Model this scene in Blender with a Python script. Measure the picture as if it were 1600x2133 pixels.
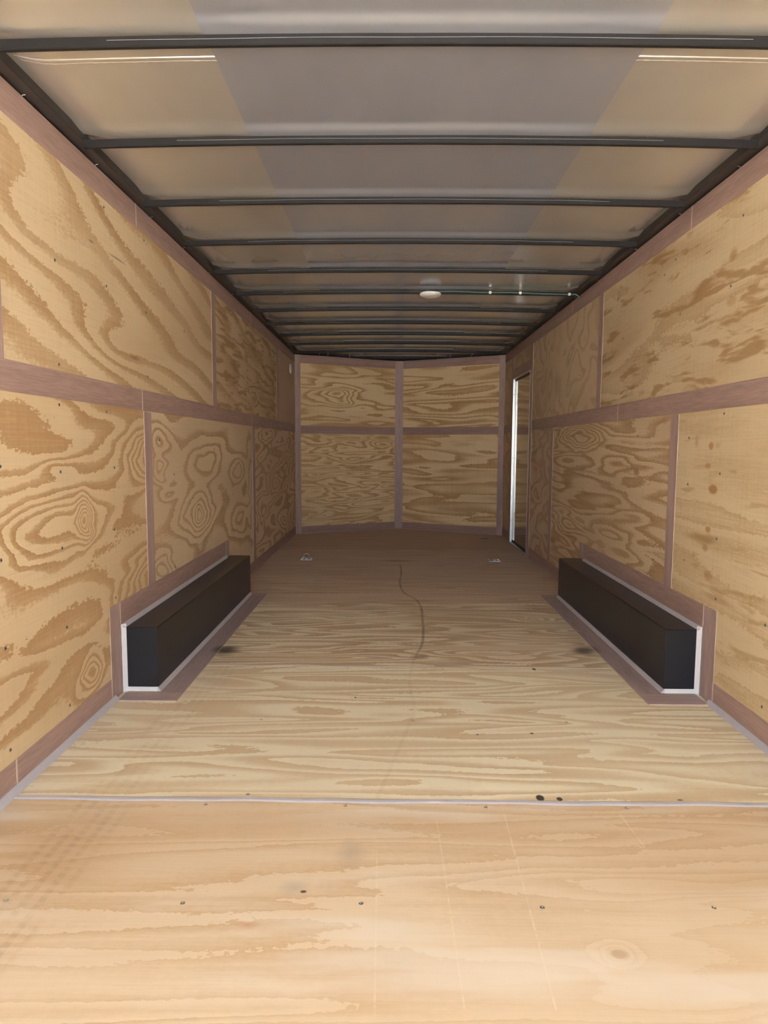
import bpy, bmesh, math, random
from mathutils import Matrix, Vector

# ------------------------------------------------------------------ scene reset
for o in list(bpy.data.objects):
    bpy.data.objects.remove(o)
scene = bpy.context.scene
C = scene.collection
random.seed(4)

# ------------------------------------------------------------------ camera
F_PX, PITCH, YAW, ROLL = 1423.65, 0.0963, -0.0106, -0.0051
CAM_X, CAM_H = -0.0924, 1.0766


def cam_axes():
    def t(d):
        c, s = math.cos(YAW), math.sin(YAW)
        x, y, z = c * d[0] - s * d[1], s * d[0] + c * d[1], d[2]
        c, s = math.cos(PITCH), math.sin(PITCH)
        fw, up = c * y - s * z, s * y + c * z
        c, s = math.cos(ROLL), math.sin(ROLL)
        return (c * x - s * up, fw, s * x + c * up)
    cols = [t(e) for e in ((1, 0, 0), (0, 1, 0), (0, 0, 1))]
    right = Vector([cols[i][0] for i in range(3)])
    fwd = Vector([cols[i][1] for i in range(3)])
    up = Vector([cols[i][2] for i in range(3)])
    return right, fwd, up


cd = bpy.data.cameras.new('camera')
cam = bpy.data.objects.new('camera', cd)
C.objects.link(cam)
r_, f_, u_ = cam_axes()
m = Matrix.Identity(4)
for i in range(3):
    m[i][0], m[i][1], m[i][2] = r_[i], u_[i], -f_[i]
m[0][3], m[1][3], m[2][3] = CAM_X, 0.0, CAM_H
cam.matrix_world = m
cd.sensor_fit = 'HORIZONTAL'
cd.sensor_width = 36.0
cd.lens = 36.0 * F_PX / 1600.0
cd.clip_start = 0.05
cd.clip_end = 300
scene.camera = cam

# ------------------------------------------------------------------ sky, sun, exposure
world = bpy.data.worlds.new('sky')
scene.world = world
world.use_nodes = True
bg = world.node_tree.nodes['Background']
bg.inputs['Color'].default_value = (0.76, 0.88, 1.0, 1)
bg.inputs['Strength'].default_value = 1.0

sd = bpy.data.lights.new('sun', 'SUN')
sd.energy = 12.0
sd.angle = 0.0093
sd.color = (1.0, 0.95, 0.88)
sun = bpy.data.objects.new('sun', sd)
C.objects.link(sun)
sun.rotation_euler = Vector((-0.30, -0.30, -1.0)).to_track_quat('-Z', 'Y').to_euler()

# sampling portal in the open rear of the trailer: gives off no light of its own
pd = bpy.data.lights.new('rear_opening_portal', 'AREA')
pd.shape = 'RECTANGLE'
pd.size, pd.size_y = 2.5, 2.15
pd.cycles.is_portal = True
portal = bpy.data.objects.new('rear_opening_portal', pd)
C.objects.link(portal)
portal.location = (0, -1.01, 1.08)
portal.rotation_euler = (math.radians(90), 0, 0)     # -Z looks along +Y, into the trailer

vs = scene.view_settings
vs.view_transform = 'Standard'
vs.look = 'None'
vs.exposure = 2.80
vs.gamma = 1.0
vs.use_curve_mapping = False
scene.cycles.max_bounces = 10
scene.cycles.diffuse_bounces = 8
scene.cycles.glossy_bounces = 4
scene.cycles.use_denoising = True
scene.cycles.use_adaptive_sampling = True
scene.cycles.adaptive_threshold = 0.10
scene.cycles.adaptive_min_samples = 16
scene.cycles.sample_clamp_indirect = 8.0

# ------------------------------------------------------------------ dimensions
W2 = 1.257          # half width at the trim faces
SH = W2 + 0.003     # plywood face
H = 2.162           # wall top
REAR = -1.00
COR = 8.274         # side walls end here, the nose begins
NOSE = 0.656
ROOF = 2.1985        # roof skin height on the centre line
CROWN = 0.016
BOW0, BOWP = 1.970, 0.6096


# ------------------------------------------------------------------ node helpers
class NT:
    def __init__(self, name):
        self.mat = bpy.data.materials.new(name)
        self.mat.use_nodes = True
        self.t = self.mat.node_tree
        self.b = self.t.nodes['Principled BSDF']

    def n(self, typ, **kw):
        nd = self.t.nodes.new(typ)
        for k, v in kw.items():
            setattr(nd, k, v)
        return nd

    def put(self, sock, v):
        if v is None:
            return
        if isinstance(v, bpy.types.NodeSocket):
            self.t.links.new(v, sock)
        else:
            sock.default_value = v

    def math(self, op, a, b=None, c=None, clamp=False):
        nd = self.n('ShaderNodeMath', operation=op, use_clamp=clamp)
        self.put(nd.inputs[0], a)
        self.put(nd.inputs[1], b)
        self.put(nd.inputs[2], c)
        return nd.outputs[0]

    def comb(self, x, y, z):
        nd = self.n('ShaderNodeCombineXYZ')
        for i, v in enumerate((x, y, z)):
            self.put(nd.inputs[i], v)
        return nd.outputs[0]

    def noise(self, vec, scale=1.0, detail=2.0, rough=0.5, dist=0.0):
        nd = self.n('ShaderNodeTexNoise')
        self.put(nd.inputs['Vector'], vec)
        nd.inputs['Scale'].default_value = scale
        nd.inputs['Detail'].default_value = detail
        nd.inputs['Roughness'].default_value = rough
        nd.inputs['Distortion'].default_value = dist
        return nd.outputs['Fac']

    def ramp(self, fac, stops):
        nd = self.n('ShaderNodeValToRGB')
        el = nd.color_ramp.elements
        while len(el) < len(stops):
            el.new(0.5)
        for e, (p, c) in zip(el, stops):
            e.position = p
            e.color = (c, c, c, 1) if isinstance(c, (int, float)) else (*c, 1)
        self.put(nd.inputs[0], fac)
        return nd.outputs[0]

    def step(self, v, a, b, lo=0.0, hi=1.0, smooth=True):
        nd = self.n('ShaderNodeMapRange')
        if smooth:
            nd.interpolation_type = 'SMOOTHSTEP'
        self.put(nd.inputs['Value'], v)
        nd.inputs['From Min'].default_value = a
        nd.inputs['From Max'].default_value = b
        nd.inputs['To Min'].default_value = lo
        nd.inputs['To Max'].default_value = hi
        return nd.outputs[0]

    def mix(self, fac, a, b, mode='MIX'):
        nd = self.n('ShaderNodeMix', data_type='RGBA', blend_type=mode)
        self.put(nd.inputs[0], fac)
        for s, v in ((nd.inputs[6], a), (nd.inputs[7], b)):
            if isinstance(v, tuple) and len(v) == 3:
                v = (*v, 1)
            self.put(s, v)
        return nd.outputs[2]

    def coords(self, kind):
        """(u along the grain, v across it) from the object's own axes"""
        tc = self.n('ShaderNodeTexCoord')
        sp = self.n('ShaderNodeSeparateXYZ')
        self.put(sp.inputs[0], tc.outputs['Object'])
        x, y, z = sp.outputs
        return {'wall': (y, z), 'floor': (x, y), 'nose': (x, z), 'wallv': (z, y), 'nosev': (z, x), 'floorv': (y, x)}[kind]


def simple(name, col, rough=0.5, metal=0.0, spec=0.5, var=0.0, scale=8.0, bump=0.0):
    g = NT(name)
    g.b.inputs['Roughness'].default_value = rough
    g.b.inputs['Metallic'].default_value = metal
    g.b.inputs['Specular IOR Level'].default_value = spec
    tc = g.n('ShaderNodeTexCoord')
    nz = g.noise(tc.outputs['Object'], scale, 4, 0.6)
    lo = tuple(c * (1 - var) for c in col)
    hi = tuple(min(1, c * (1 + var)) for c in col)
    g.put(g.b.inputs['Base Color'], g.mix(nz, lo, hi))
    if bump:
        bp = g.n('ShaderNodeBump')
        bp.inputs['Strength'].default_value = bump
        bp.inputs['Distance'].default_value = 0.002
        g.put(bp.inputs['Height'], nz)
        g.put(g.b.inputs['Normal'], bp.outputs[0])
    return g.mat


def plywood(name, kind, seed, su=0.9, sv=4.5, namp=5.0, tilt=0.0, bumps=(), spots=(), light=(0.726, 0.573, 0.362), dark=(0.459, 0.281, 0.132),
            width=0.5, soft=0.10, jag=0.10, tiltu=0.0, blotch=0.25, comb=0.22, chatter=0.12, rough=0.62, strength=1.0, blot=None, extra=None,
            fu=48.0, fv=90.0):
    g = NT(name)
    u, v = g.coords(kind)
    sd_ = float(seed) * 7.31
    # gentle warp of the coordinates so that no ring is a true ellipse
    wv = g.comb(g.math('MULTIPLY', u, 2.2), g.math('MULTIPLY', v, 7.0), sd_ + 3)
    w1 = g.math('SUBTRACT', g.noise(wv, 1.0, 1.5, 0.55), 0.5)
    wv2 = g.comb(g.math('MULTIPLY', u, 2.2), g.math('MULTIPLY', v, 7.0), sd_ + 11)
    w2 = g.math('SUBTRACT', g.noise(wv2, 1.0, 1.5, 0.55), 0.5)
    uw = g.math('MULTIPLY_ADD', w1, 0.34, u)
    vw = g.math('MULTIPLY_ADD', w2, 0.09, v)
    h = g.math('MULTIPLY', g.noise(g.comb(g.math('MULTIPLY', u, su), g.math('MULTIPLY', v, sv), sd_), 1.0, 1.5, 0.4, 0.4), namp)
    if tilt:
        h = g.math('MULTIPLY_ADD', v, tilt, h)
    if tiltu:
        h = g.math('MULTIPLY_ADD', u, tiltu, h)
    for (bu, bv, a, b, amp) in bumps:
        du = g.math('MULTIPLY', g.math('SUBTRACT', uw, bu), 1.0 / a)
        dv = g.math('MULTIPLY', g.math('SUBTRACT', vw, bv), 1.0 / b)
        r2 = g.math('ADD', g.math('MULTIPLY', du, du), g.math('MULTIPLY', dv, dv))
        e = g.math('POWER', 2.71828, g.math('MULTIPLY', r2, -1.0))
        h = g.math('MULTIPLY_ADD', e, amp, h)
    jv = g.comb(g.math('MULTIPLY', u, fu), g.math('MULTIPLY', v, fv), sd_ + 5)
    h = g.math('MULTIPLY_ADD', g.math('SUBTRACT', g.noise(jv, 1.0, 2, 0.6), 0.5), jag * 3.2, h)
    s = g.math('FRACT', h)
    w0 = 1.0 - width
    band = g.ramp(s, [(0.0, 0.0), (max(0.02, w0 - soft), 0.08), (w0 + soft, 0.75), (0.955, 1.0), (0.985, 0.9), (1.0, 0.0)])
    # patches where the rings wash out
    bn = g.noise(g.comb(g.math('MULTIPLY', u, 1.1), g.math('MULTIPLY', v, 3.0), sd_ + 19), 1.0, 1, 0.5)
    band = g.math('MULTIPLY', band, g.step(bn, 0.28, 0.6, 1.0 - blotch * 1.6, 1.0))
    # raised-grain comb lines along the grain and lathe chatter across it
    cn = g.noise(g.comb(g.math('MULTIPLY', u, 5.0), g.math('MULTIPLY', v, 210.0), sd_ + 2), 1.0, 1, 0.6)
    ch = g.noise(g.comb(g.math('MULTIPLY', u, 75.0), g.math('MULTIPLY', v, 3.0), sd_ + 8), 1.0, 1, 0.6)
    fac = g.math('MULTIPLY_ADD', g.math('SUBTRACT', cn, 0.5), comb * 2.4, g.math('MULTIPLY', band, strength))
    fac = g.math('MULTIPLY_ADD', g.math('SUBTRACT', ch, 0.5), chatter * 2.4, fac, clamp=True)
    col = g.mix(fac, light, dark)
    # broad colour drift of the veneer
    dn = g.noise(g.comb(g.math('MULTIPLY', u, 0.8), g.math('MULTIPLY', v, 1.7), sd_ + 31), 1.0, 1, 0.55)
    col = g.mix(g.step(dn, 0.35, 0.7, 0.0, 0.35), col, (dark[0] * 1.12, dark[1] * 1.22, dark[2] * 1.45))
    if blot:
        amt, bu_, bv_, bc, lo, hi = blot
        b1 = g.noise(g.comb(g.math('MULTIPLY', uw, bu_), g.math('MULTIPLY', vw, bv_), sd_ + 41), 1.0, 3, 0.55)
        col = g.mix(g.step(b1, lo, hi, 0.0, amt), col, bc)
    for (su_, sv_, a, b, sc, amt, edge) in spots:
        du = g.math('MULTIPLY', g.math('SUBTRACT', g.math('MULTIPLY_ADD', w1, a * 1.2, u), su_), 1.0 / a)
        dv = g.math('MULTIPLY', g.math('SUBTRACT', g.math('MULTIPLY_ADD', w2, b * 1.2, v), sv_), 1.0 / b)
        r = g.math('SQRT', g.math('ADD', g.math('MULTIPLY', du, du), g.math('MULTIPLY', dv, dv)))
        col = g.mix(g.step(r, 1.0 - edge, 1.0 + edge * 0.3, amt, 0.0), col, sc)
    if extra:
        col = extra(g, u, v, col)
    g.put(g.b.inputs['Base Color'], col)
    g.b.inputs['Roughness'].default_value = rough
    g.b.inputs['Specular IOR Level'].default_value = 0.35
    return g.mat


def luan(name, kind, col=(0.385, 0.262, 0.232), scuffs=()):
    """purplish brown hardwood strip, fine straight grain"""
    g = NT(name)
    u, v = g.coords(kind)
    n1 = g.noise(g.comb(g.math('MULTIPLY', u, 9.0), g.math('MULTIPLY', v, 190.0), 1.0), 1.0, 3, 0.6)
    n2 = g.noise(g.comb(g.math('MULTIPLY', u, 1.5), g.math('MULTIPLY', v, 22.0), 4.0), 1.0, 3, 0.55)
    f = g.math('MULTIPLY_ADD', n1, 0.6, g.math('MULTIPLY', n2, 0.4))
    c = g.mix(g.step(f, 0.3, 0.7), tuple(x * 0.80 for x in col), tuple(x * 1.22 for x in col))
    for (a, b, ra, rb) in scuffs:          # u = along, v = across
        du = g.math('MULTIPLY', g.math('SUBTRACT', u, a), 1.0 / ra)
        dv = g.math('MULTIPLY', g.math('SUBTRACT', v, b), 1.0 / rb)
        r = g.math('SQRT', g.math('ADD', g.math('MULTIPLY', du, du), g.math('MULTIPLY', dv, dv)))
        c = g.mix(g.step(r, 0.3, 1.05, 0.85, 0.0), c, (0.035, 0.028, 0.026))
    g.put(g.b.inputs['Base Color'], c)
    g.b.inputs['Roughness'].default_value = 0.55
    g.b.inputs['Specular IOR Level'].default_value = 0.4
    return g.mat


# ------------------------------------------------------------------ mesh helpers
def box(bm, x0, x1, y0, y1, z0, z1):
    vs_ = [bm.verts.new(p) for p in ((x0, y0, z0), (x1, y0, z0), (x1, y1, z0), (x0, y1, z0), (x0, y0, z1), (x1, y0, z1), (x1, y1, z1), (x0, y1, z1))]
    for q in ((3, 2, 1, 0), (4, 5, 6, 7), (0, 1, 5, 4), (1, 2, 6, 5), (2, 3, 7, 6), (3, 0, 4, 7)):
        bm.faces.new([vs_[i] for i in q])


def prism(bm, pts, y0, y1, ax='y'):
    """convex cross-section pts swept along an axis"""
    def P(p, t):
        if ax == 'y':
            return (p[0], t, p[1])
        if ax == 'x':
            return (t, p[0], p[1])
        return (p[0], p[1], t)
    a = [bm.verts.new(P(p, y0)) for p in pts]
    b = [bm.verts.new(P(p, y1)) for p in pts]
    n = len(pts)
    for i in range(n):
        bm.faces.new((a[i], a[(i + 1) % n], b[(i + 1) % n], b[i]))
    bm.faces.new(a[::-1])
    bm.faces.new(b)


def tube(bm, pts, r, seg=8):
    pts = [Vector(p) for p in pts]
    rings = []
    nrm = None
    for i, p in enumerate(pts):
        d = (pts[min(i + 1, len(pts) - 1)] - pts[max(i - 1, 0)]).normalized()
        if nrm is None:
            nrm = d.orthogonal().normalized()
        nrm = (nrm - d * nrm.dot(d)).normalized()
        bi = d.cross(nrm)
        rings.append([bm.verts.new(p + (nrm * math.cos(2 * math.pi * k / seg) + bi * math.sin(2 * math.pi * k / seg)) * r) for k in range(seg)])
    for a, b in zip(rings, rings[1:]):
        for k in range(seg):
            bm.faces.new((a[k], a[(k + 1) % seg], b[(k + 1) % seg], b[k]))
    bm.faces.new(rings[0][::-1])
    bm.faces.new(rings[-1])


def lathe(bm, prof, seg=32, c=(0, 0)):
    rings = []
    for r, z in prof:
        if r < 1e-6:
            rings.append([bm.verts.new((c[0], c[1], z))])
        else:
            rings.append([bm.verts.new((c[0] + r * math.cos(2 * math.pi * k / seg), c[1] + r * math.sin(2 * math.pi * k / seg), z)) for k in range(seg)])
    for a, b in zip(rings, rings[1:]):
        for k in range(seg):
            k2 = (k + 1) % seg
            q = [a[k % len(a)], a[k2 % len(a)], b[k2 % len(b)], b[k % len(b)]]
            q2 = []
            for w in q:
                if w not in q2:
                    q2.append(w)
            if len(q2) > 2:
                bm.faces.new(q2)


def obj(name, bm, mats, parent=None, loc=(0, 0, 0), bevel=0.0, smooth=False):
    bmesh.ops.recalc_face_normals(bm, faces=bm.faces)
    if bevel:
        bmesh.ops.bevel(bm, geom=list(bm.edges), offset=bevel, segments=1, affect='EDGES', profile=0.5)
    me = bpy.data.meshes.new(name)
    bm.to_mesh(me)
    bm.free()
    if not isinstance(mats, (list, tuple)):
        mats = [mats]
    for mt in mats:
        me.materials.append(mt)
    if smooth:
        for p in me.polygons:
            p.use_smooth = True
    o = bpy.data.objects.new(name, me)
    C.objects.link(o)
    o.parent = parent
    o.location = loc
    return o


def bx(name, dims, mat, parent=None, bevel=0.0, loc=(0, 0, 0)):
    bm = bmesh.new()
    box(bm, *dims)
    return obj(name, bm, mat, parent, loc, bevel)


def raw_edges(o, axis):
    """second slot (raw ply edge) on the narrow faces of a board whose broad face looks along axis"""
    o.data.materials.append(M['raw_edge'])
    for p in o.data.polygons:
        if abs(p.normal[axis]) < 0.5:
            p.material_index = 1
    return o


def tag(o, label=None, cat=None, group=None, kind=None):
    for k, v in (('label', label), ('category', cat), ('group', group), ('kind', kind)):
        if v:
            o[k] = v
    return o


def empty(name, loc):
    o = bpy.data.objects.new(name, None)
    C.objects.link(o)
    o.location = loc
    o.empty_display_size = 0.1
    return o


def place(me, name, parent, loc, rot=(0, 0, 0)):
    o = bpy.data.objects.new(name, me)
    C.objects.link(o)
    o.parent = parent
    o.location = loc
    o.rotation_euler = rot
    return o


# ------------------------------------------------------------------ plain materials
M = {}
M['luan_wall'] = luan('luan_strip_lengthwise', 'wall')
M['luan_wallv'] = luan('luan_strip_upright', 'wallv', (0.41, 0.295, 0.27))
M['luan_nose'] = luan('luan_strip_nose', 'nose', (0.345, 0.225, 0.195))
M['luan_nosev'] = luan('luan_strip_nose_upright', 'nosev', (0.41, 0.295, 0.27))
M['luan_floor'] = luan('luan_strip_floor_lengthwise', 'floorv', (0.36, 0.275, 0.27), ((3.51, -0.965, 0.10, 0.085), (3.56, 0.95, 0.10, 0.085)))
M['luan_floorx'] = luan('luan_strip_floor_crosswise', 'floor', (0.40, 0.30, 0.285))
M['raw_edge'] = simple('raw_board_edge', (0.49, 0.37, 0.30), 0.7, var=0.12, scale=30)
M['skin'] = simple('outer_skin_metal', (0.5, 0.5, 0.5), 0.5, 0.3, var=0.1)
M['subfloor'] = simple('subfloor_dark', (0.10, 0.08, 0.06), 0.8, var=0.2)
M['black_frame'] = simple('black_frame_paint', (0.020, 0.019, 0.020), 0.45, var=0.25)
M['rail'] = simple('brown_black_rail_paint', (0.040, 0.034, 0.032), 0.45, var=0.25)
M['bow'] = simple('charcoal_bow_paint', (0.016, 0.015, 0.016), 0.55, spec=0.22, var=0.2, scale=14)
M['bead'] = simple('grey_bow_line', (0.26, 0.26, 0.27), 0.5, var=0.08)  # grey of the thin line along each roof bow
M['filler'] = simple('pale_wood_filler', (0.62, 0.50, 0.44), 0.6, var=0.1, scale=30)
M['caulk'] = simple('lavender_grey_sealant', (0.50, 0.48, 0.52), 0.45, var=0.10, scale=22, bump=0.3)
M['caulk_white'] = simple('pale_sealant', (0.68, 0.67, 0.70), 0.42, var=0.07, scale=25, bump=0.3)
M['box_black'] = simple('gloss_black_paint', (0.016, 0.017, 0.022), 0.285, spec=0.38, var=0.25, scale=5)
M['alu'] = simple('bright_aluminium', (0.62, 0.63, 0.64), 0.34, 0.9, var=0.06)
M['zinc'] = simple('zinc_plated_steel', (0.58, 0.58, 0.57), 0.30, 1.0, var=0.12, scale=30)
M['screw'] = simple('screw_steel', (0.30, 0.29, 0.28), 0.4, 0.8, var=0.2)
M['screw_dark'] = simple('screw_recess', (0.02, 0.02, 0.02), 0.7, var=0.1)
M['white_plastic'] = simple('white_plastic', (0.84, 0.84, 0.82), 0.35, var=0.03)
M['green_cable'] = simple('green_cable_jacket', (0.10, 0.22, 0.19), 0.4, var=0.1)
M['rubber'] = simple('black_rubber', (0.015, 0.015, 0.016), 0.6, var=0.2)
M['wire'] = simple('thin_pale_wire', (0.45, 0.45, 0.44), 0.4, var=0.1)
M['concrete'] = simple('pale_concrete_apron', (0.50, 0.48, 0.45), 0.9, var=0.12, scale=3)


def roof_metal(name, col, rough, metal):
    g = NT(name)
    tc = g.n('ShaderNodeTexCoord')
    mp = g.n('ShaderNodeMapping')
    mp.inputs['Scale'].default_value = (2.0, 0.9, 1.0)
    g.put(mp.inputs[0], tc.outputs['Object'])
    nz = g.noise(mp.outputs[0], 2.6, 4, 0.55)
    c = g.mix(nz, tuple(x * 0.93 for x in col), tuple(min(1, x * 1.07) for x in col))
    g.put(g.b.inputs['Base Color'], c)
    g.b.inputs['Metallic'].default_value = metal
    g.put(g.b.inputs['Roughness'], g.step(nz, 0.3, 0.7, rough * 0.93, rough * 1.07))
    return g.mat


M['roof_side'] = roof_metal('mill_finish_roof_side', (0.635, 0.62, 0.58), 0.215, 0.62)
M['roof_mid'] = roof_metal('mill_finish_roof_centre', (0.535, 0.56, 0.635), 0.195, 0.62)

# door skin: glossy film faced panel
g = NT('glossy_door_skin')
u, v = g.coords('wall')
nz = g.noise(g.comb(g.math('MULTIPLY', u, 3), g.math('MULTIPLY', v, 1.5), 0.5), 1, 3, 0.5)
g.put(g.b.inputs['Base Color'], g.mix(nz, (0.40, 0.35, 0.30), (0.46, 0.40, 0.34)))
g.b.inputs['Metallic'].default_value = 0.85
g.b.inputs['Roughness'].default_value = 0.10
M['door'] = g.mat

# ------------------------------------------------------------------ screw head (one mesh shared by every screw)
bm = bmesh.new()
lathe(bm, [(0.0, -0.004), (0.0062, -0.004), (0.0062, 0.0004), (0.0050, 0.0013), (0.0030, 0.0013), (0.0026, 0.0002), (0.0, 0.0002)], 12)
for fce in bm.faces:
    if all(abs(w.co.z - 0.0002) < 1e-5 or (abs(w.co.z - 0.0013) < 1e-5 and w.co.xy.length < 0.0031) for w in fce.verts):
        fce.material_index = 1
tmp = obj('screw', bm, [M['screw'], M['screw_dark']])
SCREW = tmp.data
bpy.data.objects.remove(tmp)
bm = bmesh.new()
lathe(bm, [(0.0, -0.003), (0.0058, -0.003), (0.0058, 0.0004), (0.0048, 0.0011), (0.0022, 0.0011), (0.0018, 0.0002), (0.0, 0.0002)], 12)
tmp = obj('floor_screw', bm, [M['zinc']])
FSCREW = tmp.data
bpy.data.objects.remove(tmp)
ROT_L = (0, math.radians(90), 0)      # head looks to +X
ROT_R = (0, math.radians(-90), 0)     # head looks to -X

# ------------------------------------------------------------------ ground outside
tag(bx('ground', (-40, 40, -60, 30, -0.75, -0.6), M['concrete']), 'pale concrete ground outside the open rear', kind='structure')

# ================================================================== FLOOR
floor = tag(bx('floor', (-1.29, 1.29, REAR, COR + NOSE + 0.05, -0.05, -0.019), M['subfloor']),
            'plywood trailer floor of wide sheets laid crosswise', kind='structure')

STAIN = [(2.55, -0.02), (2.81, 0.008), (2.93, -0.001), (3.05, -0.004), (3.255, 0.013), (3.49, 0.05), (3.62, 0.076), (3.86, 0.097), (4.19, 0.107), (4.51, 0.111),
         (4.72, 0.090), (4.88, 0.033), (5.04, -0.006), (5.37, -0.020), (5.72, -0.004), (6.19, -0.011)]


def stain_line(g, u, v, col):
    """drip trail wandering down the floor: u = across, v = along the trailer"""
    y0, y1 = STAIN[0][0], STAIN[-1][0]
    t = g.math('DIVIDE', g.math('SUBTRACT', v, y0), y1 - y0)
    fc = g.n('ShaderNodeFloatCurve')
    cu = fc.mapping.curves[0]
    pts = [((y - y0) / (y1 - y0), 0.5 + x * 2.0) for y, x in STAIN]
    cu.points[0].location = pts[0]
    cu.points[1].location = pts[-1]
    for p in pts[1:-1]:
        cu.points.new(*p)
    fc.mapping.update()
    g.put(fc.inputs['Value'], t)
    xc = g.math('MULTIPLY', g.math('SUBTRACT', fc.outputs[0], 0.5), 0.5)
    d = g.math('ABSOLUTE', g.math('SUBTRACT', u, xc))
    mask = g.step(d, 0.003, 0.012, 1.0, 0.0)
    mask = g.math('MULTIPLY', mask, g.step(v, 3.2, 3.8, 0.08, 0.62))
    mask = g.math('MULTIPLY', mask, g.step(v, y1 - 0.05, y1, 1.0, 0.0))
    mask = g.math('MULTIPLY', mask, g.step(g.noise(g.comb(0.0, g.math('MULTIPLY', v, 6.0), 2.0), 1, 2, 0.6), 0.3, 0.6, 0.45, 1.0))
    return g.mix(mask, col, (0.10, 0.062, 0.032))


def tyre_marks(g, u, v, col, u0=-0.93, lean=0.10, yref=1.9, amt=0.30):
    """dusty tread print running in from the rear, left of the middle"""
    uu = g.math('SUBTRACT', u, g.math('MULTIPLY_ADD', g.math('SUBTRACT', v, yref), lean, u0))
    w = g.step(g.math('ABSOLUTE', uu), 0.06, 0.12, 1.0, 0.0)
    ribs = g.step(g.math('SINE', g.math('MULTIPLY', uu, 165.0)), -0.5, 0.7, 0.15, 1.0)
    lugs = g.step(g.math('SINE', g.math('MULTIPLY_ADD', v, 210.0, g.math('MULTIPLY', uu, 60.0))), -0.9, 0.6, 0.4, 1.0)
    tread = g.math('MULTIPLY', ribs, lugs)
    nz = g.step(g.noise(g.comb(g.math('MULTIPLY', u, 9.0), g.math('MULTIPLY', v, 6.0), 3.3), 1, 3, 0.6), 0.35, 0.62, 0.15, 1.0)
    return g.mix(g.math('MULTIPLY', g.math('MULTIPLY', w, tread), g.math('MULTIPLY', nz, amt)), col, (0.20, 0.135, 0.085))


def scratch(g, u, v, col, x0, y0, x1, y1, w=0.0028, tint=(0.80, 0.68, 0.48), amt=0.55):
    k = (x1 - x0) / (y1 - y0)
    d = g.math('ABSOLUTE', g.math('SUBTRACT', u, g.math('MULTIPLY_ADD', g.math('SUBTRACT', v, y0), k, x0)))
    mk = g.step(d, w * 0.4, w, amt, 0.0)
    lo, hi = min(y0, y1), max(y0, y1)
    mk = g.math('MULTIPLY', mk, g.math('MULTIPLY', g.step(v, lo, lo + 0.03), g.step(v, hi - 0.03, hi, 1.0, 0.0)))
    mk = g.math('MULTIPLY', mk, g.step(g.noise(g.comb(0.0, g.math('MULTIPLY', v, 40.0), x0), 1, 2, 0.6), 0.4, 0.6, 0.2, 1.0))
    return g.mix(mk, col, tint)


def ext_front(g, u, v, col):
    col = tyre_marks(g, u, v, col, -0.955, 0.02, 1.9, 0.22)
    col = scratch(g, u, v, col, 0.23, 1.20, 0.247, 1.98)
    col = scratch(g, u, v, col, 0.055, 1.20, 0.045, 1.9, amt=0.45)
    col = scratch(g, u, v, col, -0.118, 1.19, -0.125, 1.75, amt=0.4)
    col = scratch(g, u, v, col, 0.60, 1.74, 0.585, 1.95, amt=0.5)
    return col


def ext_second(g, u, v, col):
    col = tyre_marks(g, u, v, col, -0.955, 0.02, 1.9, 0.12)
    return stain_line(g, u, v, col)


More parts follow.
